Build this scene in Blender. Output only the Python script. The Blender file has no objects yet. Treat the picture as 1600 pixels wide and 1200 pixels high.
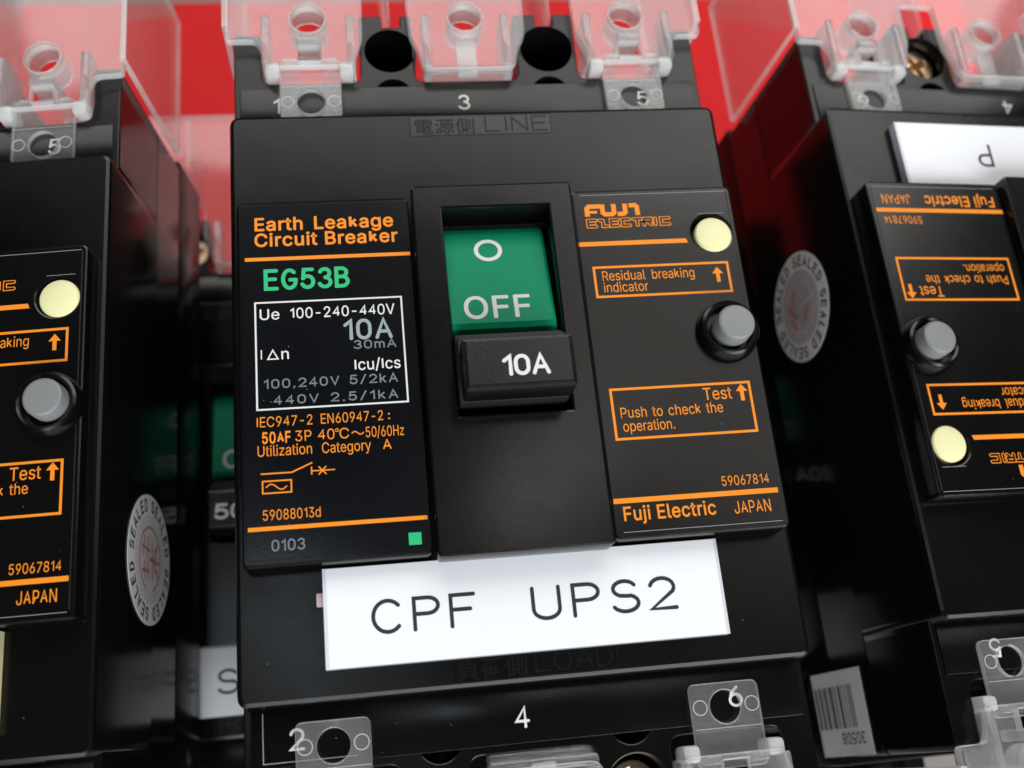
import bpy, bmesh, math, random, os
from mathutils import Matrix, Vector
PI = math.pi
MM = 0.001
random.seed(4)
scene = bpy.context.scene
col = scene.collection

# ------------------------------------------------------------------ camera
F_PX = 1664.58
R_CV = ((0.98964737, -0.09635341, 0.10636782),
        (-0.05623156, -0.94219592, -0.33031026),
        (0.13204584, 0.32090945, -0.93785981))
CAM_MM = (-18.895, -50.286, 140.897)
cam_data = bpy.data.cameras.new('camera')
cam = bpy.data.objects.new('camera', cam_data)
col.objects.link(cam)
r = R_CV
m = Matrix(((r[0][0], -r[1][0], -r[2][0]), (r[0][1], -r[1][1], -r[2][1]), (r[0][2], -r[1][2], -r[2][2]))).to_4x4()
m.translation = Vector(CAM_MM) * MM
cam.matrix_world = m
cam_data.sensor_width = 36.0
cam_data.lens = 36.0 * F_PX / 1600.0
cam_data.clip_start = 0.005
cam_data.clip_end = 50.0
cam_data.dof.use_dof = True
cam_data.dof.focus_distance = 0.146
cam_data.dof.aperture_fstop = 18.0
scene.camera = cam

# ------------------------------------------------------------------ light
world = bpy.data.worlds.new('World')
scene.world = world
world.use_nodes = True
bg = world.node_tree.nodes['Background']
bg.inputs['Color'].default_value = (0.86, 0.93, 1.0, 1)
bg.inputs['Strength'].default_value = 0.035


def area(name, loc, target, sx, sy, power, color):
    d = bpy.data.lights.new(name, 'AREA')
    d.shape = 'RECTANGLE'
    d.size = sx
    d.size_y = sy
    d.energy = power
    d.color = color
    o = bpy.data.objects.new(name, d)
    o.location = loc
    o.rotation_euler = (Vector(target) - Vector(loc)).to_track_quat('-Z', 'Y').to_euler()
    col.objects.link(o)
    return o


area('ceiling_light_far', (0.25, 1.35, 1.2), (0, 0.0, 0), 2.4, 1.1, 27.0, (1.0, 0.98, 0.95))
area('window_light_near', (0.22, -1.2, 0.78), (0, 0, 0), 2.0, 0.9, 38.0, (0.92, 0.96, 1.0))
area('added_patch_light_right', (0.5, 0.46, 1.2), (0, 0, 0), 0.62, 0.5, 1.1, (1.0, 0.93, 0.85))  # unseen light added to brighten reflections on the right-hand faces
area('added_streak_light_left', (-0.13, 0.12, 1.35), (0, 0, 0), 0.12, 0.22, 0.28, (0.8, 0.9, 1.0))  # unseen light added for the bluish streak reflected at lower left
area('added_blob_light_middle', (0.2, 0.27, 1.2), (0, 0, 0), 0.10, 0.18, 0.17, (1.0, 0.95, 0.9))  # unseen light added for the soft reflected blob on the centre ridge

scene.view_settings.view_transform = 'Standard'
scene.view_settings.look = 'None'
scene.view_settings.exposure = 0.0
scene.view_settings.gamma = 1.0
scene.render.engine = 'CYCLES'
scene.cycles.max_bounces = 16
scene.cycles.transparent_max_bounces = 24
scene.cycles.glossy_bounces = 6
scene.cycles.transmission_bounces = 12
scene.cycles.use_denoising = True
scene.unit_settings.system = 'METRIC'

# ------------------------------------------------------------------ materials


def principled(name, colr, rough=0.5, metal=0.0, spec=0.5, bump=0.0, bscale=900.0, mottle=0.0, rvar=0.0):
    mt = bpy.data.materials.new(name)
    mt.use_nodes = True
    nt = mt.node_tree
    b = nt.nodes['Principled BSDF']
    b.inputs['Base Color'].default_value = (*colr, 1)
    b.inputs['Roughness'].default_value = rough
    b.inputs['Metallic'].default_value = metal
    b.inputs['Specular IOR Level'].default_value = spec
    tc = nt.nodes.new('ShaderNodeTexCoord')
    if bump:
        n = nt.nodes.new('ShaderNodeTexNoise')
        n.inputs['Scale'].default_value = bscale
        n.inputs['Detail'].default_value = 3
        nt.links.new(tc.outputs['Object'], n.inputs['Vector'])
        bp = nt.nodes.new('ShaderNodeBump')
        bp.inputs['Strength'].default_value = bump
        bp.inputs['Distance'].default_value = 0.0001
        nt.links.new(n.outputs['Fac'], bp.inputs['Height'])
        nt.links.new(bp.outputs['Normal'], b.inputs['Normal'])
    if mottle:
        n = nt.nodes.new('ShaderNodeTexNoise')
        n.inputs['Scale'].default_value = 120.0
        n.inputs['Detail'].default_value = 5
        nt.links.new(tc.outputs['Object'], n.inputs['Vector'])
        mx = nt.nodes.new('ShaderNodeMix')
        mx.data_type = 'RGBA'
        mx.inputs[6].default_value = (*[c * (1 - mottle) for c in colr], 1)
        mx.inputs[7].default_value = (*[min(1, c * (1 + mottle)) for c in colr], 1)
        nt.links.new(n.outputs['Fac'], mx.inputs[0])
        nt.links.new(mx.outputs[2], b.inputs['Base Color'])
    if rvar:
        n = nt.nodes.new('ShaderNodeTexNoise')
        n.inputs['Scale'].default_value = 55.0
        n.inputs['Detail'].default_value = 6
        n.inputs['Roughness'].default_value = 0.7
        nt.links.new(tc.outputs['Object'], n.inputs['Vector'])
        mr = nt.nodes.new('ShaderNodeMapRange')
        mr.inputs['From Min'].default_value = 0.3
        mr.inputs['From Max'].default_value = 0.7
        mr.inputs['To Min'].default_value = max(0.02, rough - rvar)
        mr.inputs['To Max'].default_value = rough + rvar
        nt.links.new(n.outputs['Fac'], mr.inputs['Value'])
        nt.links.new(mr.outputs['Result'], b.inputs['Roughness'])
    return mt


def clear_plastic(name, haze, rough, tint):
    mt = bpy.data.materials.new(name)
    mt.use_nodes = True
    nt = mt.node_tree
    nt.nodes.remove(nt.nodes['Principled BSDF'])
    out = nt.nodes['Material Output']
    tr = nt.nodes.new('ShaderNodeBsdfTransparent')
    tr.inputs['Color'].default_value = (*tint, 1)
    df = nt.nodes.new('ShaderNodeBsdfDiffuse')
    df.inputs['Color'].default_value = (0.92, 0.92, 0.91, 1)
    tl = nt.nodes.new('ShaderNodeBsdfTranslucent')
    tl.inputs['Color'].default_value = (0.92, 0.92, 0.91, 1)
    ad = nt.nodes.new('ShaderNodeMixShader')
    ad.inputs[0].default_value = 0.35
    nt.links.new(df.outputs[0], ad.inputs[1])
    nt.links.new(tl.outputs[0], ad.inputs[2])
    # milky room-light reflections are mixed in as white haze, varying over the surface
    tc = nt.nodes.new('ShaderNodeTexCoord')
    n = nt.nodes.new('ShaderNodeTexNoise')
    n.inputs['Scale'].default_value = 160.0
    n.inputs['Detail'].default_value = 5
    nt.links.new(tc.outputs['Object'], n.inputs['Vector'])
    mr = nt.nodes.new('ShaderNodeMapRange')
    mr.inputs['From Min'].default_value = 0.3
    mr.inputs['From Max'].default_value = 0.7
    mr.inputs['To Min'].default_value = haze * 0.8
    mr.inputs['To Max'].default_value = haze * 1.2
    nt.links.new(n.outputs['Fac'], mr.inputs['Value'])
    m1 = nt.nodes.new('ShaderNodeMixShader')
    nt.links.new(mr.outputs['Result'], m1.inputs[0])
    nt.links.new(tr.outputs[0], m1.inputs[1])
    nt.links.new(ad.outputs[0], m1.inputs[2])
    gl = nt.nodes.new('ShaderNodeBsdfGlossy')
    gl.inputs['Roughness'].default_value = rough
    lw = nt.nodes.new('ShaderNodeLayerWeight')
    lw.inputs['Blend'].default_value = 0.5
    pw = nt.nodes.new('ShaderNodeMath')
    pw.operation = 'POWER'
    pw.inputs[1].default_value = 4.0
    nt.links.new(lw.outputs['Facing'], pw.inputs[0])
    fr = nt.nodes.new('ShaderNodeMath')
    fr.operation = 'MULTIPLY_ADD'
    fr.inputs[1].default_value = 0.55
    fr.inputs[2].default_value = 0.045
    nt.links.new(pw.outputs[0], fr.inputs[0])
    m2 = nt.nodes.new('ShaderNodeMixShader')
    nt.links.new(fr.outputs[0], m2.inputs[0])
    nt.links.new(m1.outputs[0], m2.inputs[1])
    nt.links.new(gl.outputs[0], m2.inputs[2])
    nt.links.new(m2.outputs[0], out.inputs['Surface'])
    return mt


def glassy(name):
    mt = clear_plastic(name, 0.28, 0.04, (0.97, 0.97, 0.97))
    nt = mt.node_tree
    out = nt.nodes['Material Output']
    old = out.inputs['Surface'].links[0].from_socket
    g = nt.nodes.new('ShaderNodeBsdfGlass')
    g.inputs['IOR'].default_value = 1.46
    g.inputs['Roughness'].default_value = 0.06
    mx = nt.nodes.new('ShaderNodeMixShader')
    mx.inputs[0].default_value = 0.42
    nt.links.new(old, mx.inputs[1])
    nt.links.new(g.outputs[0], mx.inputs[2])
    nt.links.new(mx.outputs[0], out.inputs['Surface'])
    return mt


M = {}
M['black'] = principled('black_textured_plastic', (0.0034, 0.0033, 0.003), 0.21, spec=0.33, bump=0.08, bscale=6000, rvar=0.06)
M['black_side'] = principled('black_polished_plastic', (0.004, 0.004, 0.004), 0.13, spec=0.2, rvar=0.05)
M['film'] = principled('black_printed_film', (0.0034, 0.004, 0.0052), 0.16, spec=0.4, bump=0.04, bscale=3000, rvar=0.03)
M['ridge'] = principled('black_smooth_plastic', (0.0034, 0.0032, 0.003), 0.17, spec=0.42, bump=0.06, bscale=5000, rvar=0.04)
M['grip'] = principled('black_grained_plastic', (0.005, 0.0052, 0.006), 0.26, spec=0.5, bump=0.3, bscale=3500, rvar=0.05)
M['base'] = principled('black_dusty_plastic', (0.004, 0.004, 0.004), 0.2, spec=0.07, rvar=0.06)
M['groove_shade'] = principled('painted_groove_shade', (0.002, 0.002, 0.002), 0.4, spec=0.25)  # shade of the moulded recesses, painted as near-black lines on a flat face
M['dark'] = principled('black_matt_plastic', (0.006, 0.006, 0.006), 0.6)
M['pit'] = principled('shadowy_black_plastic', (0.003, 0.003, 0.003), 0.7, spec=0.15)
M['orange'] = principled('orange_ink', (0.88, 0.262, 0.016), 0.5, spec=0.25)
M['green_ink'] = principled('green_ink', (0.012, 0.46, 0.17), 0.5)
M['white_ink'] = principled('white_ink', (0.72, 0.73, 0.70), 0.5)
M['grey_ink'] = principled('grey_ink', (0.29, 0.34, 0.375), 0.5)
M['faint_ink'] = principled('pale_grey_inkjet_ink', (0.155, 0.185, 0.20), 0.5)
M['green'] = principled('green_plastic', (0.001, 0.255, 0.118), 0.45, spec=0.12, mottle=0.12)
M['cream'] = principled('pale_yellow_plastic', (0.80, 0.78, 0.42), 0.4)
M['grey'] = principled('grey_plastic', (0.215, 0.22, 0.22), 0.4)
M['white'] = principled('white_acrylic', (0.83, 0.835, 0.86), 0.25)
M['bevelled'] = principled('pale_acrylic_edge', (0.62, 0.63, 0.68), 0.15)
M['engrave'] = principled('black_engraving_paint', (0.02, 0.02, 0.035), 0.4)
M['yellowed'] = principled('yellowed_white_acrylic', (0.80, 0.74, 0.42), 0.3)
M['paper'] = principled('sticker_paper', (0.68, 0.67, 0.65), 0.4, mottle=0.08)
M['foil'] = principled('sticker_centre', (0.60, 0.57, 0.57), 0.3, mottle=0.12)
M['dull_foil'] = principled('worn_silver_sticker_centre', (0.46, 0.38, 0.39), 0.3, mottle=0.45)
M['stamp'] = principled('red_stamp_ink', (0.50, 0.17, 0.16), 0.5, mottle=0.5)
M['black_ink'] = principled('black_ink', (0.03, 0.03, 0.035), 0.5)
M['brass'] = principled('brass_metal', (0.72, 0.52, 0.32), 0.25, metal=1.0, mottle=0.3)
M['clear'] = clear_plastic('clear_plastic', 0.10, 0.06, (0.96, 0.965, 0.965))
M['foot'] = clear_plastic('clear_plastic_painted_highlight', 0.66, 0.08, (0.95, 0.95, 0.94))  # white highlights of the clip feet painted in as dense haze
M['edge'] = clear_plastic('clear_plastic_painted_edge_glow', 0.5, 0.12, (0.95, 0.95, 0.94))  # bright glow along the edges painted in as extra white diffuse
M['glass'] = glassy('clear_moulded_plastic')  # raised white haze paints in the bright highlights of the ribs
M['red'] = principled('red_painted_sheet', (0.90, 0.010, 0.014), 0.6, spec=0.2, mottle=0.07, bump=0.1, bscale=700)
M['beige'] = principled('beige_floor', (0.30, 0.26, 0.235), 0.6, mottle=0.1)
M['speck'] = principled('pale_dust', (0.32, 0.30, 0.27), 0.8)
M['tape'] = principled('pink_foam_tape', (0.55, 0.40, 0.42), 0.7)

# ------------------------------------------------------------------ mesh helpers (all in millimetres)
FONT = None
try:
    p_ = os.path.join(bpy.utils.system_resource('DATAFILES'), 'fonts', 'Inter.woff2')
    if os.path.exists(p_):
        FONT = bpy.data.fonts.load(p_)
except Exception:
    FONT = None
_TYPE = {}


def type_mesh(body):
    """outline of some letters as (vertices, faces)"""
    if body not in _TYPE:
        cu = bpy.data.curves.new('text', 'FONT')
        cu.font = FONT
        cu.body = body
        cu.size = 1.0
        cu.resolution_u = 4
        ob = bpy.data.objects.new('text', cu)
        me = bpy.data.meshes.new_from_object(ob)
        kk = 1.0 if body == '\u00a0H' else 0.727 / max(q[1] for q in type_mesh('\u00a0H')[0])
        _TYPE[body] = ([(v.co.x * kk, v.co.y * kk) for v in me.vertices], [list(p.vertices) for p in me.polygons])
        bpy.data.objects.remove(ob)
        bpy.data.curves.remove(cu)
        bpy.data.meshes.remove(me)
    return _TYPE[body]


def type_advance(c):
    if c == ' ':
        return 0.27
    if c in ('I', '1'):
        return {'I': 0.27, '1': 0.48}[c]
    w = [max(x for x, y in type_mesh(t)[0]) for t in ('H' + c + 'H', 'H' + 'H')]
    return w[0] - w[1]


class MB:
    """collects shapes, then links them as one mesh object"""

    def __init__(self):
        self.v, self.f, self.mi, self.mats = [], [], [], []
        self.step = 0

    def mat(self, key):
        if key not in self.mats:
            self.mats.append(key)
        return self.mats.index(key)

    def add(self, verts, faces, key, T=None):
        o = len(self.v)
        for p in verts:
            p = Vector(p)
            self.v.append(T @ p if T else p)
        k = self.mat(key)
        for fc in faces:
            self.f.append([i + o for i in fc])
            self.mi.append(k)

    def add_bm(self, bm, key, T=None):
        bm.verts.index_update()
        self.add([v.co.copy() for v in bm.verts], [[v.index for v in fc.verts] for fc in bm.faces], key, T)
        bm.free()

    def box(self, x0, x1, y0, y1, z0, z1, key, bevel=0.0, seg=2, T=None):
        bm = bmesh.new()
        bmesh.ops.create_cube(bm, size=1.0)
        for v in bm.verts:
            v.co = Vector((x0 + (v.co.x + .5) * (x1 - x0), y0 + (v.co.y + .5) * (y1 - y0), z0 + (v.co.z + .5) * (z1 - z0)))
        if bevel:
            bmesh.ops.bevel(bm, geom=bm.edges[:] + bm.verts[:], offset=bevel, segments=seg, affect='EDGES', profile=0.5)
        self.add_bm(bm, key, T)

    def lathe(self, prof, key, c=(0, 0, 0), n=40, T=None):
        vs, fs = [], []
        for (rr, z) in prof:
            for i in range(n):
                a = 2 * PI * i / n
                vs.append((c[0] + rr * math.cos(a), c[1] + rr * math.sin(a), c[2] + z))
        for j in range(len(prof) - 1):
            for i in range(n):
                k = (i + 1) % n
                fs.append([j * n + i, j * n + k, (j + 1) * n + k, (j + 1) * n + i])
        if prof[-1][0] > 0:
            fs.append([(len(prof) - 1) * n + i for i in range(n)])
        self.add(vs, fs, key, T)

    def prism(self, polys, z0, z1, key, bevel=0.0, T=None, edge=None):
        cu = bpy.data.curves.new('outline', 'CURVE')
        cu.dimensions = '2D'
        cu.fill_mode = 'BOTH'
        for pl in polys:
            s = cu.splines.new('POLY')
            s.points.add(len(pl) - 1)
            for q, (x, y) in zip(s.points, pl):
                q.co = (x, y, 0, 1)
            s.use_cyclic_u = True
        cu.extrude = (z1 - z0) / 2 - bevel
        cu.bevel_depth = bevel
        cu.bevel_resolution = 1
        cu.offset = -bevel
        ob = bpy.data.objects.new('outline', cu)
        me = bpy.data.meshes.new_from_object(ob)
        zc = (z0 + z1) / 2
        vs = [(v.co.x, v.co.y, v.co.z + zc) for v in me.vertices]
        if edge:
            fl = [list(p.vertices) for p in me.polygons if abs(p.normal.z) > 0.9]
            sd = [list(p.vertices) for p in me.polygons if abs(p.normal.z) <= 0.9]
            self.add(vs, fl, key, T)
            self.add(vs, sd, edge, T)
        else:
            self.add(vs, [list(p.vertices) for p in me.polygons], key, T)
        bpy.data.objects.remove(ob)
        bpy.data.curves.remove(cu)
        bpy.data.meshes.remove(me)

    def flat(self, pts, z, key, T=None):
        self.add([(x, y, z) for x, y in pts], [list(range(len(pts)))], key, T)

    def rect_line(self, x0, x1, y0, y1, w, z, key, T=None):
        vs = [(x0, y0), (x1, y0), (x1, y1), (x0, y1), (x0 + w, y0 + w), (x1 - w, y0 + w), (x1 - w, y1 - w), (x0 + w, y1 - w)]
        self.add([(x, y, z) for x, y in vs], [[0, 1, 5, 4], [1, 2, 6, 5], [2, 3, 7, 6], [3, 0, 4, 7]], key, T)

    def ribbon(self, pts, w, z, key, closed=False, cap=True, T=None):
        """flat printed stroke of width w along pts"""
        self.step = (self.step + 1) % 12
        z = z + 0.0015 * self.step
        P = [Vector(p) for p in pts]
        Q = [P[0]]
        for p in P[1:]:
            if (p - Q[-1]).length > 1e-5:
                Q.append(p)
        if closed and (Q[0] - Q[-1]).length < 1e-5:
            Q.pop()
        n = len(Q)
        L, Rr = [], []
        for i, p in enumerate(Q):
            a = Q[i - 1] if (i > 0 or closed) else None
            b = Q[(i + 1) % n] if (i < n - 1 or closed) else None
            d1 = (p - a).normalized() if a is not None else None
            d2 = (b - p).normalized() if b is not None else None
            if d1 is None:
                d1 = d2
            if d2 is None:
                d2 = d1
            n1, n2 = Vector((-d1.y, d1.x)), Vector((-d2.y, d2.x))
            mm_ = n1 + n2
            if mm_.length < 1e-4:
                mm_ = n1
            mm_.normalize()
            k = 1.0 / max(0.55, mm_.dot(n1))
            L.append(p + mm_ * (w / 2 * k))
            Rr.append(p - mm_ * (w / 2 * k))
        vs = [(p.x, p.y, z) for p in L] + [(p.x, p.y, z) for p in Rr]
        fs = []
        for i in range(n if closed else n - 1):
            j = (i + 1) % n
            fs.append([i, n + i, n + j, j])
        if not closed and cap:
            for end, sgn in ((0, -1), (n - 1, 1)):
                d = (Q[1] - Q[0]) if end == 0 else (Q[-1] - Q[-2])
                d = d.normalized() * sgn
                nn = Vector((-d.y, d.x))
                ring = []
                for k in range(9):
                    a = -PI / 2 + PI * k / 8
                    q = Q[end] + d * (math.cos(a) * w / 2) + nn * (math.sin(a) * w / 2)
                    ring.append(len(vs))
                    vs.append((q.x, q.y, z))
                fs.append(ring)
        self.add(vs, fs, key, T)

    def text(self, s, x0, x1, base, cap, z, key, bold=0.0, T=None, spaced=1.0):
        """printed grotesque lettering"""
        if FONT is None:
            self.strokes(s, x0, x1, base, cap, cap * (0.115 + bold * 5.4), z, key, T=T, adv=0.17 + bold * 4.2, cap_round=False, spaced=spaced)
            return
        em = cap / 0.727
        fat = bold * 1.5
        x = 0.0
        items = []
        for c in s:
            ad = type_advance(c) * (spaced if c == ' ' else 1.0) + fat * 1.2
            items.append((c, x, ad))
            x += ad
        lo = 1e9
        hi = -1e9
        for c, px, ad in items:
            if c == ' ':
                continue
            if c in 'I1kA4':
                e0, e1 = px + 0.04, px + ad - 0.04
            else:
                xs = [q[0] for q in type_mesh(c)[0]]
                e0, e1 = px + min(xs), px + max(xs)
            lo, hi = min(lo, e0), max(hi, e1)
        lo -= fat
        hi += fat
        kx = (x1 - x0) / (hi - lo)
        shifts = [(0, 0)] if not bold else [(fat * math.cos(k * PI / 3 + .5), fat * math.sin(k * PI / 3 + .5)) for k in range(6)]
        for c, px, ad in items:
            if c == ' ':
                continue
            if c in 'I1kA4':
                st = 0.092 + 2 * fat
                gw = GW[c] if c in GW else 0.58
                rm = ad - 0.12 - st
                u = min(rm / max(gw, .1), 0.74) if c != 'I' else 0.5
                off = (ad - gw * u) / 2
                if c == 'k':
                    off = 0.06 + st / 2
                for cl, pts in glyph(c):
                    self.ribbon([(x0 + (px + off + gx * u - lo) * kx, base + (st / 2 + gy * (0.727 - st)) * em) for gx, gy in pts], st * (kx + em) / 2, z, key, closed=cl, cap=False, T=T)
                continue
            vs, fs = type_mesh(c)
            for i, (dx, dy) in enumerate(shifts):
                self.add([(x0 + (px + q[0] + dx - lo) * kx, base + (q[1] + dy) * em, z + 0.0012 * i) for q in vs], fs, key, T)

    def glyphs(self, s, x0, x1, base, cap, z, key, bold=0.0, T=None, spaced=1.0):
        cu = bpy.data.curves.new('text', 'FONT')
        cu.body = s
        cu.size = 1.0
        cu.space_word = spaced
        cu.offset = bold
        cu.resolution_u = 4
        ob = bpy.data.objects.new('text', cu)
        me = bpy.data.meshes.new_from_object(ob)
        xs = [v.co.x for v in me.vertices]
        if xs:
            a, b = min(xs), max(xs)
            sx = (x1 - x0) / (b - a)
            sy = cap / 0.727
            self.add([(x0 + (v.co.x - a) * sx, base + v.co.y * sy, z) for v in me.vertices],
                     [list(p.vertices) for p in me.polygons], key, T)
        bpy.data.objects.remove(ob)
        bpy.data.curves.remove(cu)
        bpy.data.meshes.remove(me)

    def strokes(self, s, x0, x1, base, cap, w, z, key, T=None, adv=0.34, cap_round=True, spaced=1.0):
        """single-stroke letters fitted between x0 and x1"""
        def gw(c):
            return GW.get(c, 0.58) * (spaced if c == ' ' else 1.0)
        tot = sum(gw(c) for c in s) + adv * (len(s) - 1)
        k = (x1 - x0 - w) / max(tot, 0.05)
        x = x0 + w / 2
        for c in s:
            for (cl, pts) in glyph(c):
                self.ribbon([(x + px * k, base + w / 2 + py * (cap - w)) for px, py in pts], w, z, key, closed=cl, cap=cap_round, T=T)
            x += (gw(c) + adv) * k

    def build(self, name, parent=None, smooth=24, loc=None):
        me = bpy.data.meshes.new(name)
        me.from_pydata([tuple(v * MM) for v in self.v], [], self.f)
        for k in self.mats:
            me.materials.append(M[k])
        me.polygons.foreach_set('material_index', self.mi)
        me.polygons.foreach_set('use_smooth', [True] * len(me.polygons))
        me.set_sharp_from_angle(angle=math.radians(smooth))
        me.update()
        ob = bpy.data.objects.new(name, me)
        col.objects.link(ob)
        if parent:
            ob.parent = parent
        return ob


def arc(cx, cy, rx, ry, a0, a1, n=10):
    return [(cx + rx * math.cos(math.radians(a0 + (a1 - a0) * i / n)), cy + ry * math.sin(math.radians(a0 + (a1 - a0) * i / n))) for i in range(n + 1)]


GW = {'1': 0.28, '.': 0.08, ',': 0.1, '/': 0.42, ' ': 0.3, 'm': 0.78, 'A': 0.68, 'V': 0.66, 'k': 0.46, 'I': 0.04, 'C': 0.68, 'U': 0.62, 'T': 0.62,
      'a': .5, 'b': .53, 'c': .5, 'd': .53, 'e': .55, 'f': .3, 'g': .53, 'h': .49, 'i': .04, 'j': .12, 'l': .04, 'n': .49, 'o': .56, 'p': .53, 'r': .25, 's': .46, 't': .29, 'u': .49,
      'y': .5, 'z': .46, 'H': .6, 'N': .6, 'J': .5, 'R': .6, 'D': .64, '-': .4, ':': .06, 'G': .68, 'O': .7}


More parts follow.
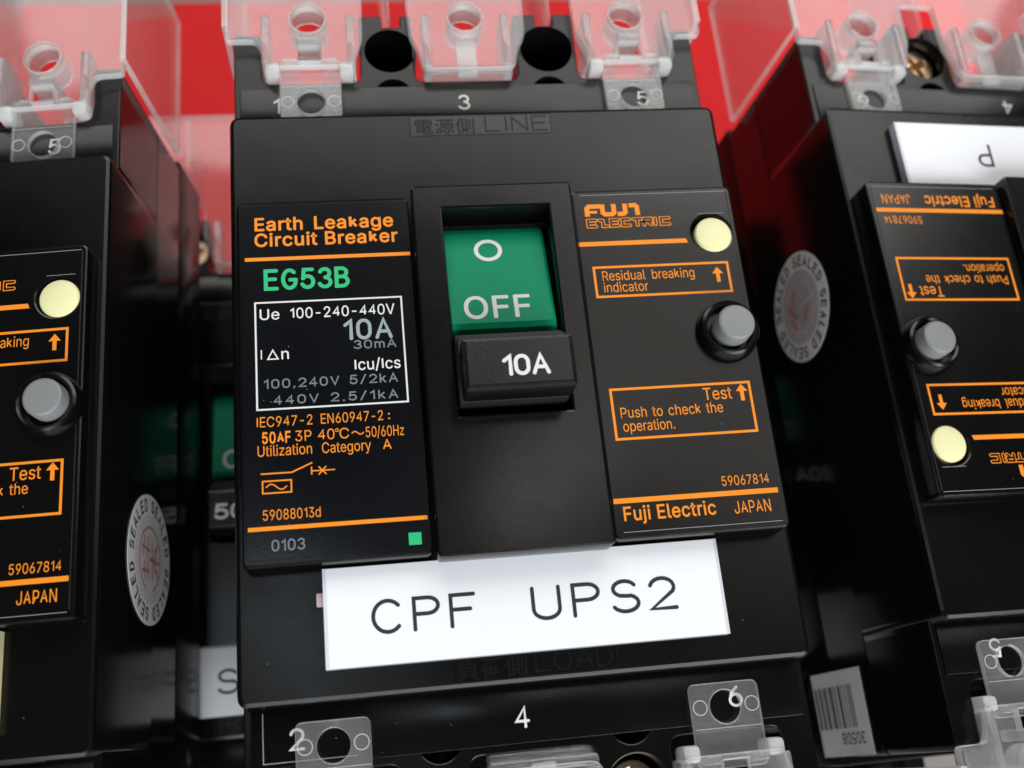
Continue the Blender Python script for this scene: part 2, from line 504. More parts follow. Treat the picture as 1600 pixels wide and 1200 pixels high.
def glyph(c):
    o = False
    G = {
        '0': [(True, arc(.29, .66, .29, .34, 0, 180) + arc(.29, .34, .29, .34, 180, 360))],
        'O': [(True, arc(.35, .5, .35, .5, 0, 360, 28)[:-1])],
        'o': [(True, arc(.28, .36, .28, .36, 0, 360, 20)[:-1])],
        '1': [(o, [(0, .76), (.28, 1), (.28, 0)])],
        '2': [(o, arc(.3, .7, .29, .3, 165, -30) + [(.0, 0), (.6, 0)])],
        '3': [(o, arc(.29, .76, .26, .24, 160, -85)), (o, arc(.29, .26, .3, .26, 85, -160))],
        '4': [(o, [(.44, 0), (.44, 1), (0, .3), (.3, .3)]), (o, [(.3, .3), (.6, .3)])],
        '5': [(o, [(.54, 1), (.1, 1), (.05, .5)]), (o, arc(.28, .32, .31, .32, 142, -155))],
        '6': [(True, arc(.3, .31, .3, .31, 0, 360, 20)[:-1]), (o, [(.01, .36), (.12, .72), (.42, 1)])],
        '7': [(o, [(0, 1), (.6, 1), (.2, 0)])],
        '8': [(True, arc(.3, .76, .25, .24, 0, 360, 18)[:-1]), (True, arc(.3, .27, .3, .27, 0, 360, 18)[:-1])],
        '9': [(True, arc(.3, .69, .3, .31, 0, 360, 20)[:-1]), (o, [(.59, .64), (.48, .28), (.18, 0)])],
        'A': [(o, [(0, 0), (.34, 1), (.68, 0)]), (o, [(.11, .33), (.57, .33)])],
        'B': [(o, [(.3, 0), (0, 0), (0, 1), (.28, 1)] + arc(.28, .765, .26, .235, 90, -85)), (o, [(0, .53), (.3, .53)] + arc(.3, .265, .3, .265, 90, -90))],
        'C': [(o, arc(.36, .5, .36, .5, 42, 318, 20))],
        'D': [(True, [(0, 0), (0, 1), (.24, 1)] + arc(.24, .5, .4, .5, 90, -90, 14))],
        'E': [(o, [(.56, 1), (0, 1), (0, 0), (.58, 0)]), (o, [(0, .53), (.5, .53)])],
        'F': [(o, [(.58, 1), (0, 1), (0, 0)]), (o, [(0, .53), (.48, .53)])],
        'G': [(o, arc(.35, .5, .35, .5, 48, 330, 20) + [(.68, .46)]), (o, [(.68, .46), (.38, .46)])],
        'H': [(o, [(0, 0), (0, 1)]), (o, [(.6, 0), (.6, 1)]), (o, [(0, .52), (.6, .52)])],
        'I': [(o, [(.02, 0), (.02, 1)])],
        'J': [(o, [(.5, 1), (.5, .26)] + arc(.25, .26, .25, .26, 0, -180, 10))],
        'L': [(o, [(0, 1), (0, 0), (.56, 0)])],
        'N': [(o, [(0, 0), (0, 1)]), (o, [(0, 1), (.6, 0)]), (o, [(.6, 0), (.6, 1)])],
        'P': [(o, [(0, 0), (0, 1), (.34, 1)] + arc(.34, .745, .26, .255, 90, -90)), (o, [(.34, .49), (0, .49)])],
        'R': [(o, [(0, 0), (0, 1), (.34, 1)] + arc(.34, .755, .26, .245, 90, -90)), (o, [(.34, .51), (0, .51)]), (o, [(.36, .5), (.6, 0)])],
        'S': [(o, arc(.31, .75, .27, .25, 25, 245, 12) + [(.4, .5)] + arc(.31, .27, .31, .27, 62, -155, 12))],
        'T': [(o, [(0, 1), (.62, 1)]), (o, [(.31, 1), (.31, 0)])],
        'U': [(o, [(0, 1), (0, .31)] + arc(.31, .31, .31, .31, 180, 360, 12) + [(.62, 1)])],
        'V': [(o, [(0, 1), (.33, 0), (.66, 1)])],
        'a': [(o, arc(.25, .49, .22, .23, 160, 0, 8) + [(.47, 0)]), (o, [(.46, .43), (.3, .42)] + arc(.2, .205, .2, .205, 80, 270, 9) + [(.32, .02), (.46, .16)])],
        'b': [(o, [(0, 1), (0, 0)]), (True, arc(.27, .36, .26, .36, 0, 360, 18)[:-1])],
        'c': [(o, arc(.27, .36, .27, .36, 45, 315, 14))],
        'd': [(o, [(.53, 1), (.53, 0)]), (True, arc(.26, .36, .26, .36, 0, 360, 18)[:-1])],
        'e': [(o, arc(.275, .36, .275, .36, 4, 318, 18)), (o, [(.0, .38), (.55, .38)])],
        'f': [(o, [(.12, 0), (.12, .84)] + arc(.28, .84, .16, .16, 180, 90, 5)), (o, [(0, .7), (.3, .7)])],
        'g': [(True, arc(.26, .36, .26, .36, 0, 360, 18)[:-1]), (o, [(.53, .72), (.53, -.08)] + arc(.28, -.08, .25, .2, 0, -150, 8))],
        'h': [(o, [(0, 1), (0, 0)]), (o, arc(.245, .47, .245, .25, 180, 0, 8) + [(.49, 0)])],
        'i': [(o, [(.02, .72), (.02, 0)]), (o, [(.02, .88), (.02, 1.02)])],
        'j': [(o, [(.1, .72), (.1, -.1)] + arc(-.03, -.1, .13, .16, 0, -90, 5)), (o, [(.1, .88), (.1, 1.02)])],
        'k': [(o, [(0, 1), (0, 0)]), (o, [(.42, .7), (.02, .28)]), (o, [(.15, .42), (.46, 0)])],
        'l': [(o, [(.02, 1), (.02, 0)])],
        'm': [(o, [(0, 0), (0, .72)]), (o, arc(.195, .5, .195, .22, 180, 0, 6) + [(.39, 0)]), (o, arc(.585, .5, .195, .22, 180, 0, 6) + [(.78, 0)])],
        'n': [(o, [(0, .72), (0, 0)]), (o, arc(.245, .47, .245, .25, 180, 0, 8) + [(.49, 0)])],
        'p': [(o, [(0, .72), (0, -.28)]), (True, arc(.27, .36, .26, .36, 0, 360, 18)[:-1])],
        'r': [(o, [(0, .72), (0, 0)]), (o, arc(.26, .44, .26, .27, 180, 85, 6))],
        's': [(o, arc(.23, .54, .2, .18, 25, 235, 9) + arc(.23, .19, .23, .19, 60, -155, 9))],
        't': [(o, [(.14, .94), (.14, .14)] + arc(.28, .14, .14, .14, 180, 285, 6)), (o, [(0, .7), (.3, .7)])],
        'u': [(o, [(0, .72), (0, .24)] + arc(.24, .24, .24, .24, 180, 360, 8)), (o, [(.49, .72), (.49, 0)])],
        'y': [(o, [(0, .72), (.27, .02)]), (o, [(.5, .72), (.24, -.16), (.06, -.26)])],
        'z': [(o, [(0, .72), (.46, .72), (0, 0), (.46, 0)])],
        '-': [(o, [(0, .38), (.4, .38)])],
        ':': [(o, [(.03, .0), (.03, .12)]), (o, [(.03, .6), (.03, .72)])],
        '.': [(o, [(0, .0), (.08, .0)])],
        ',': [(o, [(.07, .08), (.02, -.1)])],
        '/': [(o, [(0, -.05), (.42, 1.05)])],
    }
    return G.get(c, [])


def circ(cx, cy, rr, n=32):
    return [(cx + rr * math.cos(2 * PI * i / n), cy + rr * math.sin(2 * PI * i / n)) for i in range(n)]


def rrect(x0, x1, y0, y1, rr, n=5):
    pts = []
    for cx, cy, a in ((x1 - rr, y0 + rr, -90), (x1 - rr, y1 - rr, 0), (x0 + rr, y1 - rr, 90), (x0 + rr, y0 + rr, 180)):
        pts += arc(cx, cy, rr, rr, a, a + 90, n)
    return pts


def fillet(pts, rads, n=5):
    """round the corners of a closed polygon"""
    out = []
    N = len(pts)
    for i, p in enumerate(pts):
        rr = rads[i] if isinstance(rads, (list, tuple)) else rads
        p = Vector(p)
        a, b = Vector(pts[i - 1]), Vector(pts[(i + 1) % N])
        if rr <= 0:
            out.append(tuple(p))
            continue
        u, v = (a - p), (b - p)
        rr = min(rr, u.length * .45, v.length * .45)
        s, e = p + u.normalized() * rr, p + v.normalized() * rr
        for k in range(n + 1):
            t = k / n
            out.append(tuple(s * (1 - t) ** 2 + p * 2 * t * (1 - t) + e * t * t))
    return out


def tag(o, label=None, cat=None, group=None, kind=None):
    if label:
        o['label'] = label
    if cat:
        o['category'] = cat
    if group:
        o['group'] = group
    if kind:
        o['kind'] = kind
    return o


def empty(name):
    o = bpy.data.objects.new(name, None)
    o.empty_display_size = 0.01
    col.objects.link(o)
    return o


# ------------------------------------------------------------------ setting
mb = MB()
mb.box(-2500, 2500, -2000, 3500, -121, -119, 'beige')
tag(mb.build('ground'), kind='structure')
mb = MB()
mb.box(-420, 420, -20, 155, -118.9, -113.2, 'red', bevel=0.8)
tag(mb.build('floor'), kind='structure')

# ------------------------------------------------------------------ the breaker, one of each part
SLOT = [(-32.95, -17.55), (-8.95, 7.75), (17.55, 33.0)]


def comb(dx=0.0):
    """outline of the terminal block: open slots at both ends, notched columns between"""
    def end(s):
        p = [(37.2 - dx, 60.2), (33.0, 60.2), (33.0, 51.0), (17.55, 51.0), (17.55, 63.6)]
        p += [(14.4, 63.6), (14.4, 61.4), (11.4, 61.4), (11.4, 63.6), (7.75, 63.6), (7.75, 51.0), (-8.95, 51.0), (-8.95, 63.6)]
        p += [(-10.8, 63.6), (-10.8, 61.4), (-13.8, 61.4), (-13.8, 63.6), (-17.55, 63.6), (-17.55, 51.0), (-32.95, 51.0), (-32.95, 60.2), (-37.2 + dx, 60.2)]
        if s < 0:
            p = [(x, -y) for x, y in p][::-1]
        return p
    rads = [0.8, 0.3, 1.7, 1.7, .4, .2, .2, .2, .4, .4, 1.7, 1.7, .4, .2, .2, .2, .4, .4, 1.7, 1.7, .3, 0.8]
    top = end(1)
    bot = end(-1)
    return fillet(top + bot, rads + rads[::-1])


def dust(mb, x0, x1, y0, y1, z, n):
    """a few specks of dust lying on the part"""
    rnd = random.Random(n * 7 + int(x0 * 3))
    for _ in range(n):
        x, y, rr, a = rnd.uniform(x0, x1), rnd.uniform(y0, y1), rnd.choice((.02, .03, .03, .05, .07)), rnd.uniform(0, 6)
        mb.flat([(x + rr * math.cos(a + t) * k, y + rr * math.sin(a + t) * .7) for t, k in ((0, 1), (1.5, 1), (3.0, 1.6), (4.4, .8))], z, 'speck')


HOLES = [(sx * 12.75, sy * 56.9) for sx in (-1, 1) for sy in (-1, 1)]


def make_parts():
    root = empty('circuit_breaker')
    # base of the case
    b = MB()
    b.box(-37.3, 37.3, -61.5, 61.5, -49, -35, 'base', bevel=0.5)
    b.prism([comb(0.0)] + [circ(x, y, 4.3) for x, y in HOLES], -34.99, -22.75, 'black_side')
    b.build('case_base', root)
    # cover of the case with the engraved words drawn as flat dark lines
    c = MB()
    small = [(sx * 12.6, sy * 48.7) for sx in (-1, 1) for sy in (-1, 1)]
    c.prism([comb()] + [circ(x, y, 4.25, 40) for x, y in HOLES] + [circ(x, y, 2.75, 28) for x, y in small], -22.4, -4.0, 'black', bevel=0.18)
    for s in (-1, 1):
        y0, y1 = sorted((s * 42.0, s * 50.0))
        c.box(-36.3, 36.3, y0, y1, -5.2, -3.72, 'black', bevel=0.12)
    c.prism([rrect(-37.5, 37.5, -42.74, 42.74, 1.4)], -22.45, 0.0, 'black', bevel=0.65)
    for y0, word, wx, jp in ((38.45, 'LINE', 0.8, '電源側'), (-42.05, 'LOAD', 0.2, '負荷側')):
        c.box(-10.7, 11.2, y0, y0 + 3.6, -0.3, 0.012, 'ridge')
        c.rect_line(-10.7, 11.2, y0, y0 + 3.6, 0.16, 0.02, 'groove_shade')
        c.glyphs(jp, -10.0, -0.8, y0 + .55, 2.15, 0.024, 'groove_shade', bold=0.012)
        c.strokes(word, wx, 10.6, y0 + .5, 2.7, 0.26, 0.022, 'groove_shade', adv=0.22)
    # polished side walls, a hair proud of the moulding, and numbers
    for s in (-1, 1):
        x0, x1 = sorted((s * 37.0, s * 37.53))
        c.box(x0, x1, -41.2, 41.2, -22.3, -0.75, 'black_side')
        x0, x1 = sorted((s * 37.0, s * 37.23))
        c.box(x0, x1, 43.0, 59.3, -22.3, -4.6, 'black_side')
        c.box(x0, x1, -59.3, -43.0, -22.3, -4.6, 'black_side')
    NZ = -3.7
    for ch, x, y in (('1', -30.75, 45.45), ('3', -1.6, 45.45), ('5', 27.5, 45.45), ('2', -30.6, -48.15), ('4', -1.7, -48.15), ('6', 27.2, -48.15)):
        wd = 1.9 if ch != '1' else 1.0
        c.strokes(ch, x - wd / 2, x + wd / 2, y, 2.75, 0.36, NZ + .02, 'white_ink')
    c.ribbon([(-34.8, -43.3), (-34.8, -49.4), (-23, -49.4)], 0.1, NZ + .01, 'grey_ink', cap=False)
    dust(c, -36, 36, 27.5, 42, 0.01, 16)
    dust(c, -36, 36, -42, -27, 0.01, 14)
    dust(c, -35, 35, -50, -43, NZ + .01, 16)
    c.build('case_cover', root)
    # raised left plate with the ratings
    Z = 4.0
    p = MB()
    p.prism([rrect(-36.2, -11.95, -26.0, 26.0, 0.9)], -0.2, 3.93, 'ridge', bevel=0.4)
    p.prism([rrect(-35.55, -12.15, -25.1, 25.1, 0.4)], 3.7, Z, 'film', bevel=0.04)
    z = Z + .015
    p.text('Earth Leakage', -33.7, -14.3, 21.35, 1.95, z, 'orange', bold=.019, spaced=1.5)
    p.text('Circuit Breaker', -33.75, -13.8, 18.9, 1.95, z, 'orange', bold=.019)
    p.flat([(-35.1, 16.65), (-12.2, 16.65), (-12.2, 17.2), (-35.1, 17.2)], z, 'orange')
    p.strokes('EG53B', -32.6, -20.9, 12.1, 3.25, 0.55, z, 'green_ink')
    p.rect_line(-33.95, -13.8, -5.2, 10.45, 0.24, z, 'white_ink')
    p.text('Ue', -33.25, -30.6, 7.8, 1.55, z, 'white_ink', bold=.006)
    p.text('100-240-440V', -29.3, -14.9, 7.8, 1.55, z, 'white_ink', bold=.006)
    p.strokes('10A', -22.05, -15.4, 4.2, 3.1, 0.48, z, 'grey_ink')
    p.strokes('30mA', -20.8, -15.0, 2.85, 1.3, 0.2, z, 'faint_ink')
    p.text('I', -33.25, -33.02, 1.95, 1.55, z, 'white_ink')
    p.ribbon([(-32.3, 2.02), (-30.95, 2.02), (-31.62, 3.3)], 0.2, z, 'white_ink', closed=True)
    p.text('n', -30.5, -29.5, 1.95, 1.55, z, 'white_ink', bold=.006)
    p.text('Icu/Ics', -20.9, -14.6, -0.2, 1.6, z, 'white_ink', bold=.006)
    p.strokes('100,240V 5/2kA', -32.9, -15.1, -2.2, 1.35, 0.2, z, 'faint_ink', adv=.38)
    p.strokes('440V 2.5/1kA', -31.7, -15.2, -4.5, 1.3, 0.2, z, 'faint_ink', adv=.42)
    p.text('IEC947-2', -34.0, -26.7, -7.5, 1.4, z, 'orange')
    p.text('EN60947-2', -25.6, -17.4, -7.5, 1.4, z, 'orange')
    p.text(':', -16.75, -16.45, -7.4, 1.2, z, 'orange')
    p.text('50AF', -33.3, -29.6, -9.75, 1.5, z, 'orange', bold=.02)
    p.text('3P', -29.0, -26.9, -9.7, 1.45, z, 'orange')
    p.text('40', -26.1, -23.9, -9.7, 1.45, z, 'orange')
    p.ribbon(circ(-23.55, -8.5, 0.2, 10), 0.11, z, 'orange', closed=True)
    p.text('C', -23.25, -22.0, -9.7, 1.45, z, 'orange')
    p.ribbon([(-21.6 + 1.5 * k / 8, -9.05 + .22 * math.sin(2 * PI * k / 8)) for k in range(9)], 0.16, z, 'orange')
    p.text('50/60Hz', -19.8, -14.75, -9.75, 1.45, z, 'orange')
    p.text('Utilization', -33.9, -26.9, -11.5, 1.45, z, 'orange')
    p.text('Category', -25.6, -19.2, -11.55, 1.45, z, 'orange')
    p.text('A', -17.7, -16.45, -11.6, 1.45, z, 'orange')
    p.ribbon([(-33.5, -13.85), (-29.6, -13.85), (-27.0, -12.75)], 0.2, z, 'orange')
    p.ribbon([(-27.05, -13.35), (-27.05, -14.3)], 0.17, z, 'orange')
    p.ribbon([(-27.0, -13.85), (-24.1, -13.85)], 0.17, z, 'orange')
    p.ribbon([(-26.1, -14.35), (-25.2, -13.35)], 0.17, z, 'orange')
    p.ribbon([(-26.1, -13.35), (-25.2, -14.35)], 0.17, z, 'orange')
    p.rect_line(-33.45, -29.6, -16.55, -14.75, 0.2, z, 'orange')
    p.ribbon([(-32.9 + 2.6 * k / 10, -15.65 + .38 * math.sin(2 * PI * k / 10)) for k in range(11)], 0.16, z, 'orange')
    p.text('59088013d', -33.4, -26.1, -20.0, 1.35, z, 'orange')
    p.flat([(-35.3, -21.35), (-12.45, -21.35), (-12.45, -20.8), (-35.3, -20.8)], z, 'orange')
    p.strokes('0103', -32.4, -28.2, -24.05, 1.5, 0.2, z, 'faint_ink')
    p.flat([(-15.05, -24.55), (-13.4, -24.55), (-13.4, -22.95), (-15.05, -22.95)], z, 'green_ink')
    dust(p, -35, -12.5, -25, 25, Z + .03, 14)
    p.build('rating_plate', root)
    # raised right plate with the two windows
    q = MB()
    q.prism([rrect(11.95, 36.2, -26.0, 26.0, 0.9), circ(32.25, 18.3, 3.0, 40)], -0.2, Z, 'ridge', bevel=0.3)
    q.box(28.5, 35.8, 14.5, 22, -0.1, 1.2, 'dark')
    for yy, xa, xb in ((25.2, 13.2, 35.3), (-25.05, 13.2, 35.2)):
        q.ribbon([(xa, yy), (xb, yy)], 0.07, Z + .01, 'grey_ink', cap=False)
    q.ribbon([(35.45, -24.8), (35.45, 25.0)], 0.16, Z + .01, 'dark', cap=False)
    q.ribbon([(30.6, 21.55), (34.6, 21.55)], 0.06, Z + .01, 'grey_ink', cap=False)
    # maker's mark: heavy joined capitals over outlined capitals
    zz = z
    w = 0.7
    q.ribbon([(16.0, 23.33), (14.3, 23.33), (14.0, 23.0), (14.0, 21.7)], w, zz, 'orange', cap=False)
    q.ribbon([(14.1, 22.4), (15.5, 22.4)], 0.44, zz, 'orange', cap=False)
    q.ribbon([(16.35, 23.64), (16.35, 22.25), (16.65, 21.98), (17.75, 21.98), (18.05, 22.25), (18.05, 23.64)], w, zz, 'orange', cap=False)
    q.ribbon([(18.55, 21.98), (19.45, 21.98), (19.75, 22.25), (19.75, 23.64)], w, zz, 'orange', cap=False)
    q.ribbon([(20.35, 23.33), (21.3, 23.33), (21.55, 23.05), (21.55, 21.7)], w, zz, 'orange', cap=False)
    EL = {'E': [[(1.0, 1), (.0, 1), (.0, 0), (1, 0)], [(0, .5), (.8, .5)]], 'L': [[(0, 1), (.45, .9), (.45, 0), (1.05, 0)]],
          'C': [[(1, 1), (0, 1), (0, 0), (1, 0)]], 'T': [[(0, 1), (1.05, 1)], [(.5, 1), (.5, 0)]],
          'R': [[(0, 0), (0, 1), (1, 1), (1, .5), (0, .5)], [(.55, .45), (1, 0)]], 'I': [[(0.05, 1), (0.05, 0)]]}
    lay = [('E', 13.95, 1.15), ('L', 15.65, 1.15), ('E', 17.35, 1.1), ('C', 19.1, 1.05), ('T', 20.75, 1.1), ('R', 22.3, 1.1), ('I', 23.98, 1.0), ('C', 24.9, 1.2)]
    for wd_, mt_, dz in ((0.56, 'orange', 0.0), (0.28, 'film', 0.03)):
        for ch, x, sx in lay:
            for st in EL[ch]:
                q.ribbon([(x + a * sx, 20.05 + bb * 1.0) for a, bb in st], wd_, zz + dz, mt_, cap=True)
    q.flat([(12.2, 16.9), (28.45, 16.9), (28.2, 17.6), (12.2, 17.6)], z, 'orange')
    q.rect_line(13.7, 33.95, 8.7, 13.65, 0.36, z, 'orange')
    q.text('Residual', 15.0, 21.3, 11.35, 1.5, z, 'orange')
    q.text('breaking', 22.3, 28.6, 11.35, 1.5, z, 'orange')
    q.text('indicator', 15.0, 21.5, 9.55, 1.5, z, 'orange')

    def arrow(x, y0, y1):
        q.flat([(x - .28, y0), (x + .28, y0), (x + .28, y1 - 1.05), (x + .85, y1 - 1.05), (x, y1), (x - .85, y1 - 1.05), (x - .28, y1 - 1.05)], z, 'orange')
    arrow(32.1, 10.4, 12.8)
    arrow(32.6, -7.8, -5.35)
    q.rect_line(13.75, 34.0, -12.45, -4.95, 0.36, z, 'orange')
    q.text('Test', 27.0, 31.1, -7.4, 1.75, z, 'orange', bold=.004)
    q.text('Push to check the', 14.95, 29.5, -9.3, 1.5, z, 'orange', spaced=1.5)
    q.text('operation.', 15.05, 22.3, -11.25, 1.5, z, 'orange')
    q.text('59067814', 27.6, 34.3, -19.75, 1.35, z, 'orange')
    q.flat([(12.35, -21.15), (35.25, -21.15), (35.25, -20.45), (12.35, -20.45)], z, 'orange')
    q.text('Fuji Electric', 13.5, 26.2, -23.5, 1.85, z, 'orange', bold=.013)
    q.text('JAPAN', 28.75, 33.85, -23.65, 1.7, z, 'orange')
    dust(q, 12.5, 35.5, -25, 25, Z + .02, 16)
    q.build('caution_plate', root)
    # centre ridge round the rocker window
    g = MB()
    g.prism([rrect(-11.6, 11.75, -26.7, 26.9, 0.7), [(-7.3, -8.0), (8.1, -8.0), (8.1, 23.1), (-7.3, 23.1)]], -0.3, 5.5, 'ridge', bevel=0.35)
    g.box(-9, 9.5, -10, 25, -4, -2.5, 'dark')
    dust(g, -11, 11, -26, -9, 5.51, 8)
    g.build('handle_bezel', root)
    # green rocker drum behind the window
    k = MB()
    prof = [(23.0, -1.0), (21.6, 1.35), (20.4, 2.1), (18, 2.6), (14, 3.35), (10, 4.1), (5.4, 5.0), (4.6, 4.7), (4.0, 3.4)]
    vs, fs = [], []
    xs = (-7.2, 7.0, 7.45, 7.7)
    zs = (0, 0, -.35, -1.4)
    for (yy, zz2) in prof:
        for xx, dz in zip(xs, zs):
            vs.append((xx, yy, zz2 + dz))
    for i in range(len(prof) - 1):
        for j in range(3):
            a = i * 4 + j
            fs.append([a, a + 1, a + 5, a + 4][::-1])
    k.add(vs, fs, 'green')

    def onr(pts):
        return pts
    Trk = Matrix(((1, 0, 0, 0), (0, 1, 0, 0), (0, -0.1875, 1, 5.975 + 0.03), (0, 0, 0, 1)))
    k.ribbon(arc(-0.95, 17.55, 1.75, 1.6, 0, 360, 36)[:-1], 0.6, 0.02, 'white_ink', closed=True, T=Trk)
    k.text('OFF', -5.35, 4.1, 6.15, 3.55, 0.02, 'white_ink', bold=.012, T=Trk)
    k.build('rocker', root)
    # test button and its collar
    r_ = MB()
    r_.lathe([(4.5, 3.9), (4.55, 4.2), (4.35, 5.3), (4.1, 5.8), (3.75, 6.0), (3.4, 5.8), (3.2, 5.2), (3.15, 4.2)], 'ridge', c=(31.95, 2.55, 0), n=48)
    r_.build('button_collar', root)
    t_ = MB()
    t_.lathe([(2.68, 3.0), (2.68, 7.3), (2.55, 7.65), (2.3, 7.8), (2.1, 7.82)], 'grey', c=(32.3, 2.6, 0), n=48)
    t_.build('test_button', root)
    i_ = MB()
    i_.lathe([(2.78, 1.2), (2.78, 3.9), (2.6, 4.15), (2.0, 4.35), (1.0, 4.45), (0.01, 4.47)], 'cream', c=(32.47, 18.05, 0), n=48)
    i_.build('indicator_button', root)
    return root


def make_handle(txt, x0, x1, root):
    h = MB()
    bm = bmesh.new()
    # pushed grip: top pad, sloping front, neck
    h.prism([rrect(-7.0, 7.6, -7.3, -0.25, 0.5)], 8.6, 14.0, 'grip', bevel=0.6)
    bm.free()
    h.box(-7.1, 7.7, -3.6, 1.9, -3.0, 9.2, 'dark', bevel=0.3)
    h.box(-7.15, 7.75, -6.6, 3.2, -2.0, 6.6, 'dark', bevel=0.3)
    h.strokes(txt, x0, x1, -5.75, 2.9, 0.5, 14.02, 'white_ink', adv=.26)
    return h.build('handle', root)


def make_label(x0, x1, words, key='white', dy=0.0, side='bevelled'):
    """engraved name plate; words = [(text, x0, x1)]"""
    l = MB()
    l.prism([[(x0, -39.0 + dy), (x1, -39.0 + dy), (x1, -26.35 + dy), (x0, -26.35 + dy)]], 0.02, 1.6, side, bevel=0.0)
    l.prism([[(x0 + .45, -38.95 + dy), (x1 - .45, -38.95 + dy), (x1 - .45, -26.4 + dy), (x0 + .45, -26.4 + dy)]], 1.5, 1.63, key)
    for s, a, b in words:
        l.strokes(s, a, b, -35.25 + dy, 4.45, 0.5, 1.65, 'engrave')
    l.box(x0 - .9, x0 + 2, -31.0 + dy, -29.3 + dy, 0.05, 0.9, 'tape', bevel=.1)
    return l


def make_sticker(worn=False):
    """round seal stuck over the seam of the case, facing +x"""
    T = Matrix(((0, 0, 1, 37.58), (1, 0, 0, -15.0), (0, 1, 0, -20.3), (0, 0, 0, 1)))
    s = MB()
    s.prism([circ(0, 0, 9.8, 64)], 0.0, 0.08, 'paper', T=T)
    s.lathe([(6.6, 0.10), (0.01, 0.11)], 'dull_foil' if worn else 'foil', n=48, T=T)
    for k in range(4):
        for i, ch in enumerate('SEALED'):
            a = math.radians(90 - k * 90 - (i + .5) * 13.6)
            R2 = Matrix.Rotation(a - PI / 2, 4, 'Z')
            Tt = T @ Matrix.Translation((8.15 * math.cos(a), 8.15 * math.sin(a), 0)) @ R2
            s.strokes(ch, -0.65, 0.65, -0.95, 2.0, 0.34, 0.105, 'black_ink', T=Tt)
    if worn:
        s.ribbon([(-.2, 5.6), (-.1, .2), (5.6, -3.2)], 0.16, 0.13, 'paper', cap=False, T=T)
        s.ribbon(arc(0, 0, 4.6, 4.6, -60, 150, 24), 0.22, 0.128, 'foil', cap=False, T=T)
        for pts in ([(1.0, -3.6), (3.4, -2.6)], [(-1.4, -4.2), (1.4, -1.8)], [(-3.6, -1.2), (-1.2, -2.6)], [(1.2, 2.6), (2.6, .8)]):
            s.ribbon(pts, 0.6, 0.126, 'stamp', T=T)
        return s
    s.ribbon(arc(0, 0, 4.8, 4.8, 200, 520, 40), 0.3, 0.13, 'stamp', T=T)
    for pts in ([(-3.2, 2.2), (-.6, 2.6)], [(-2, 3.4), (-1.8, .4)], [(-3.1, .7), (-.5, 1.1)], [(.4, 3.2), (3, 2.7)], [(1.7, 3.6), (1.2, .3)], [(.2, 1.4), (3.2, 1.0)],
                [(-2.8, -1.2), (2.6, -.8)], [(0, .2), (-.2, -4.2)], [(-2.4, -3.6), (-.2, -1.6), (2.5, -3.4)], [(-1.7, -2.4), (1.8, -2.3)]):
        s.ribbon(pts, 0.42, 0.13, 'stamp', T=T)
    return s


def make_barcode():
    T = Matrix(((0, 0, 1, 37.33), (0, -1, 0, 53.0), (1, 0, 0, -34.0), (0, 0, 0, 1)))
    # local u runs along depth, v along the case; writing is upright for the unturned case
    s = MB()
    s.prism([[(-8.4, -7.0), (8.4, -7.0), (8.4, 6.6), (-8.4, 6.6)]], 0, 0.07, 'paper', T=T)
    u = -7.9
    rnd = random.Random(11)
    while u < 4.6:
        wd = rnd.choice((.3, .3, .55, .8))
        s.flat([(u, -2.6), (u + wd, -2.6), (u + wd, 4.2), (u, 4.2)], 0.085, 'black_ink', T=T)
        u += wd + rnd.choice((.3, .45, .6))
    Tt = T @ Matrix.Rotation(PI, 4, 'Z')
    s.strokes('30508', -6.6, 1.0, 3.3, 1.9, 0.26, 0.085, 'black_ink', T=Tt)
    return s


def screw():
    s = MB()
    plus = [(.45, .45), (2.3, .45), (2.3, -.45), (.45, -.45), (.45, -2.3), (-.45, -2.3), (-.45, -.45), (-2.3, -.45), (-2.3, .45), (-.45, .45), (-.45, 2.3), (.45, 2.3)]
    s.prism([circ(0, 0, 3.5, 36), plus], -2.2, 0, 'brass', bevel=0.25)
    s.lathe([(3.4, -2.4), (3.4, -1.3), (.01, -1.3)], 'brass')
    return s


proto = make_parts()
PARTS = list(proto.children)
SEAL = make_sticker().build('seal_sticker', proto)
GROUP = 'black circuit breakers laid in two layers'


def clone(root):
    r2 = root.copy()
    col.objects.link(r2)
    for ch in PARTS:
        c2 = ch.copy()
        col.objects.link(c2)
        c2.parent = r2
    return r2


def pose(o, T, deg, flip=False):
    v = Vector([math.radians(d) for d in deg])
    Rm = Matrix.Rotation(v.length, 4, v.normalized()) if v.length > 1e-9 else Matrix.Identity(4)
    if flip:
        Rm = Rm @ Matrix.Rotation(PI, 4, 'Z')
    o.matrix_world = Matrix.Translation(Vector(T) * MM) @ Rm


POSE = {
    'centre': ((0, 0, 0), (0, 0, 0), False),
    'left': ((-92.75, -3.43, -7.93), (1.06, -6.12, -0.43), False),
    'right': ((96.65, 3.28, -9.13), (-0.93, 5.67, -0.18), True),
    'low_left': ((-42.0, -1.5, -64.0), (0, 0, 0), False),
    'low_right': ((46.0, -2.0, -64.0), (0, 0, 0), False),
}
B = {}
B['centre'] = proto
for k in ('left', 'right', 'low_left', 'low_right'):
    B[k] = clone(proto)
for k in ('left', 'low_left', 'low_right'):
    c2 = SEAL.copy()
    col.objects.link(c2)
    c2.parent = B[k]
sk = make_sticker(True).build('seal_sticker', B['right'])
sk['label'] = 'worn round seal with a dull silver centre'
for k, o in B.items():
    pose(o, *POSE[k])
tag(B['centre'], 'black breaker in the middle with its white plate engraved CPF UPS2', 'circuit breaker', GROUP)
tag(B['left'], 'black breaker cut by the left edge of the photo, indicator and test button showing', 'circuit breaker', GROUP)
tag(B['right'], 'upside-down black breaker with a white plate marked P above its orange print', 'circuit breaker', GROUP)
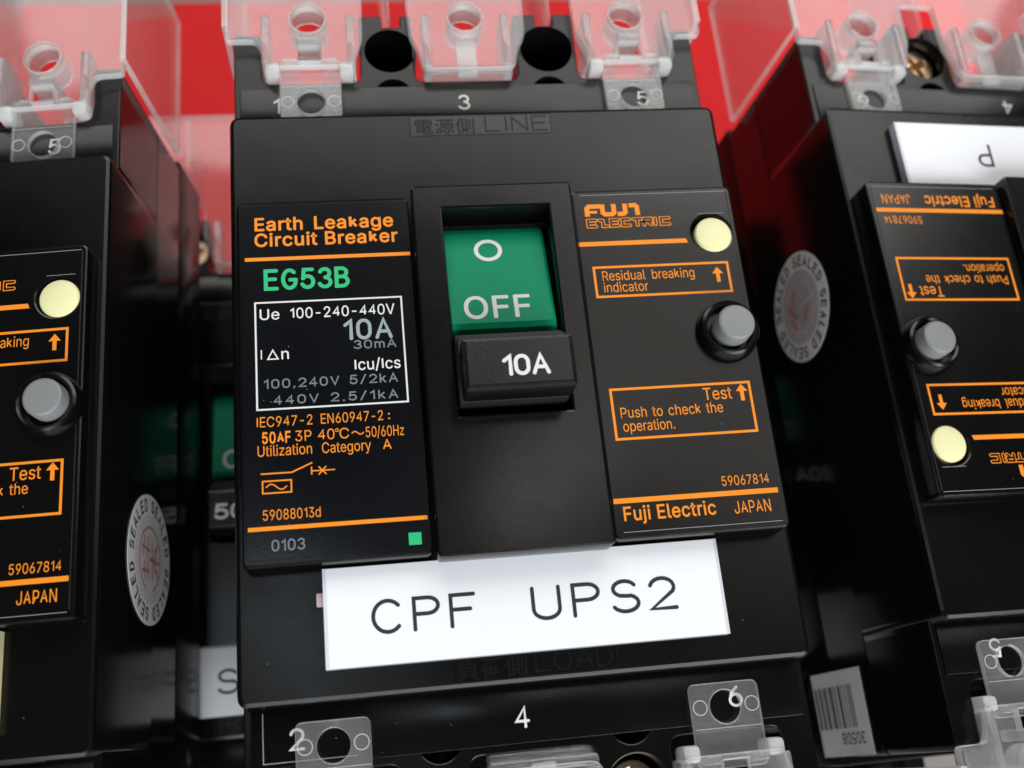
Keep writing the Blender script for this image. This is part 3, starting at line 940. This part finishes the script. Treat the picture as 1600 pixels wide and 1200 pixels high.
tag(B['low_left'], 'dim lower breaker with green rocker and white S plate in the left gap', 'circuit breaker', GROUP)
tag(B['low_right'], 'dim lower breaker deep in the gap beside the upside-down breaker', 'circuit breaker', GROUP)

hd = make_handle('10A', -2.0, 4.15, B['centre'])
for k in ('left', 'right'):
    c2 = hd.copy()
    col.objects.link(c2)
    c2.parent = B[k]
h2 = make_handle('50A', -5.6, 3.0, B['low_left'])
c2 = h2.copy()
col.objects.link(c2)
c2.parent = B['low_right']

ob = make_label(-26.35, 26.25, [('CPF', -20.4, -6.9), ('UPS2', 0.3, 19.7)]).build('label_plate', B['centre'])
ob['label'] = 'white plate engraved CPF UPS2'
ob = make_label(-25.0, 26.4, [('P', 9.2, 12.0)]).build('label_plate', B['right'])
ob['label'] = 'white plate engraved with a single P at its end'
ob = make_label(-25.0, 25.7, [], 'yellowed', side='yellowed').build('label_plate', B['left'])
ob['label'] = 'yellowed white plate, only its end showing'
make_label(-10.2, 30.0, [('SPF', -7.2, 7.0)], dy=0.3).build('label_plate', B['low_left'])
make_label(-25.0, 26.0, [], dy=0.3).build('label_plate', B['low_right'])
make_barcode().build('barcode_sticker', B['right'])

sc0 = None
for k, x, y, zz, rz in (('right', 12.75, -56.9, -6.6, .5), ('centre', 12.75, -56.9, -8.0, .3), ('centre', -12.75, -56.9, -9.0, .9), ('low_left', -12.75, 56.9, -6.0, .2)):
    if sc0 is None:
        sc0 = screw().build('terminal_screw', B[k])
        o = sc0
    else:
        o = sc0.copy()
        col.objects.link(o)
        o.parent = B[k]
    o.location = Vector((x, y, zz)) * MM
    o.rotation_euler = (0, 0, rz)

# ------------------------------------------------------------------ clear terminal covers
CF = [-25.45, -0.5, 26.0]


def make_cover():
    root = empty('terminal_cover')
    far = 88.0
    out = [(-38.3, 57.6), (-33.7, 57.6), (-32.6, 55.2), (-32.2, 52.8), (-18.6, 52.8), (-17.9, 55.2), (-17.0, 58), (-16.8, 66.6),
           (-9.9, 66.6), (-9.6, 58), (-8.5, 55.5), (-7.7, 51.9), (7.0, 51.9), (7.8, 55.5), (9.0, 58), (9.3, 66.6),
           (17.2, 66.6), (17.4, 58), (18.4, 55.2), (19.2, 52.8), (32.6, 52.8), (33.0, 55.2), (34.0, 57.6), (38.3, 57.6),
           (38.3, far), (-38.3, far)]
    rad = [.8, .8, .8, 1.6, 1.6, .8, .8, .5, .5, .8, .8, 1.6, 1.6, .8, .8, .5, .5, .8, .8, 1.6, 1.6, .8, .8, .8, .5, .5]
    f = MB()
    notch = [[(c - 1.7, 53.6), (c + 1.7, 53.6), (c + 1.7, 56.4), (c - 1.7, 56.4)] for c in (CF[0], CF[2])]
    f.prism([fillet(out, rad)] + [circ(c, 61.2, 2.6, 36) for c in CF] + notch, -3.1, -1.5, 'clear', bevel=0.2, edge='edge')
    f.build('front_plate', root)
    for c in CF:                                         # tubes round the screwdriver holes
        g = MB()
        g.prism([circ(c, 61.2, 3.05, 36), circ(c, 61.2, 2.62, 36)], -6.0, -1.2, 'glass')
        g.build('hole_tube', root)
    for c in (CF[0], CF[2]):
        t = MB()                                         # snap finger: ribs, end wall, feet
        for s in (-1, 1):
            t.box(c + s * 6.6 - .65, c + s * 6.6 + .65, 53.2, 61.8, -8.5, -1.1, 'glass', bevel=.25)
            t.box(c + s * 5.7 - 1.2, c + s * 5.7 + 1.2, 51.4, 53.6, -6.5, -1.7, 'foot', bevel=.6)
        t.box(c - 4.4, c - 1.9, 52.9, 54.0, -8, -1.3, 'clear', bevel=.2)
        t.box(c + 1.9, c + 4.4, 52.9, 54.0, -8, -1.3, 'clear', bevel=.2)
        t.box(c - 1.9, c + 1.9, 56.2, 57.8, -7, -0.9, 'glass', bevel=.3)
        t.build('snap_finger', root)
        u = MB()                                         # sealing tab with its hole, hooked under the case cover
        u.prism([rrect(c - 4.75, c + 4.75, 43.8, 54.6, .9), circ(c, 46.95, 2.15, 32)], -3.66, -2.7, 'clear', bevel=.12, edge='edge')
        for s in (-1, 1):
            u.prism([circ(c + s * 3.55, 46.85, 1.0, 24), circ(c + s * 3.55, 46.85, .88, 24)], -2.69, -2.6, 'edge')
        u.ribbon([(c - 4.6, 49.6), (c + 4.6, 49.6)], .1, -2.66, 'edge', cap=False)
        u.build('sealing_tab', root)
    t = MB()
    c = CF[1]
    for s in (-1, 1):
        t.box(c + s * 6.4 - .65, c + s * 6.4 + .65, 52.6, 61.8, -8.5, -1.1, 'glass', bevel=.25)
    t.box(c - 7.1, c + 7.1, 51.0, 52.5, -6.5, -1.9, 'glass', bevel=.45)
    t.box(c - 6.9, c + 6.9, 50.1, 51.3, -9.5, -4.4, 'glass', bevel=.45)
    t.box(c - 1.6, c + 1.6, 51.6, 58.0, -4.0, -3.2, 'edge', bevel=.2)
    t.build('snap_finger', root)
    for s in (-1, 1):
        w = MB()
        x0, x1 = sorted((s * 37.75, s * 38.75))
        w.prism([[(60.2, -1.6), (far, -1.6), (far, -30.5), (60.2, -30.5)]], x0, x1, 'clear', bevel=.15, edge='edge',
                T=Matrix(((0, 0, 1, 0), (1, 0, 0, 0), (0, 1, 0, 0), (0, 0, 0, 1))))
        w.build('side_wall', root)
    for x in (-13.0, 13.2):                              # barriers between the poles
        w = MB()
        w.box(x - .6, x + .6, 61.6, far, -20, -2.2, 'clear', bevel=.2)
        w.build('barrier', root)
    return root


cov = make_cover()
CPARTS = list(cov.children)


def place_cover(which, turned, label, out=0.0, first=[True]):
    if first[0]:
        o = cov
        first[0] = False
    else:
        o = cov.copy()
        col.objects.link(o)
        for ch in CPARTS:
            c3 = ch.copy()
            col.objects.link(c3)
            c3.parent = o
    T, d, fl = POSE[which]
    pose(o, T, d, fl != turned)
    if out:
        o.matrix_world = o.matrix_world @ Matrix.Translation((0, out * MM, 0))
    tag(o, label, 'terminal cover', 'clear plastic terminal covers clipped to the breakers')
    return o


place_cover('centre', False, 'clear plastic cover clipped over terminals 1, 3 and 5 of the middle breaker')
place_cover('centre', True, 'clear plastic cover on terminals 2, 4 and 6 below the CPF UPS2 plate', 1.0)
place_cover('left', False, 'clear plastic cover over terminal 5 of the left breaker')
place_cover('left', True, 'clear plastic cover at the lower end of the left breaker, barely in the photo')
place_cover('right', True, 'clear plastic cover on the top end of the upside-down breaker, above the P plate')
place_cover('right', False, 'clear plastic cover on the lower end of the upside-down breaker', 1.9)
place_cover('low_left', False, 'hazy clear cover of the dim lower breaker, seen deep in the left gap')
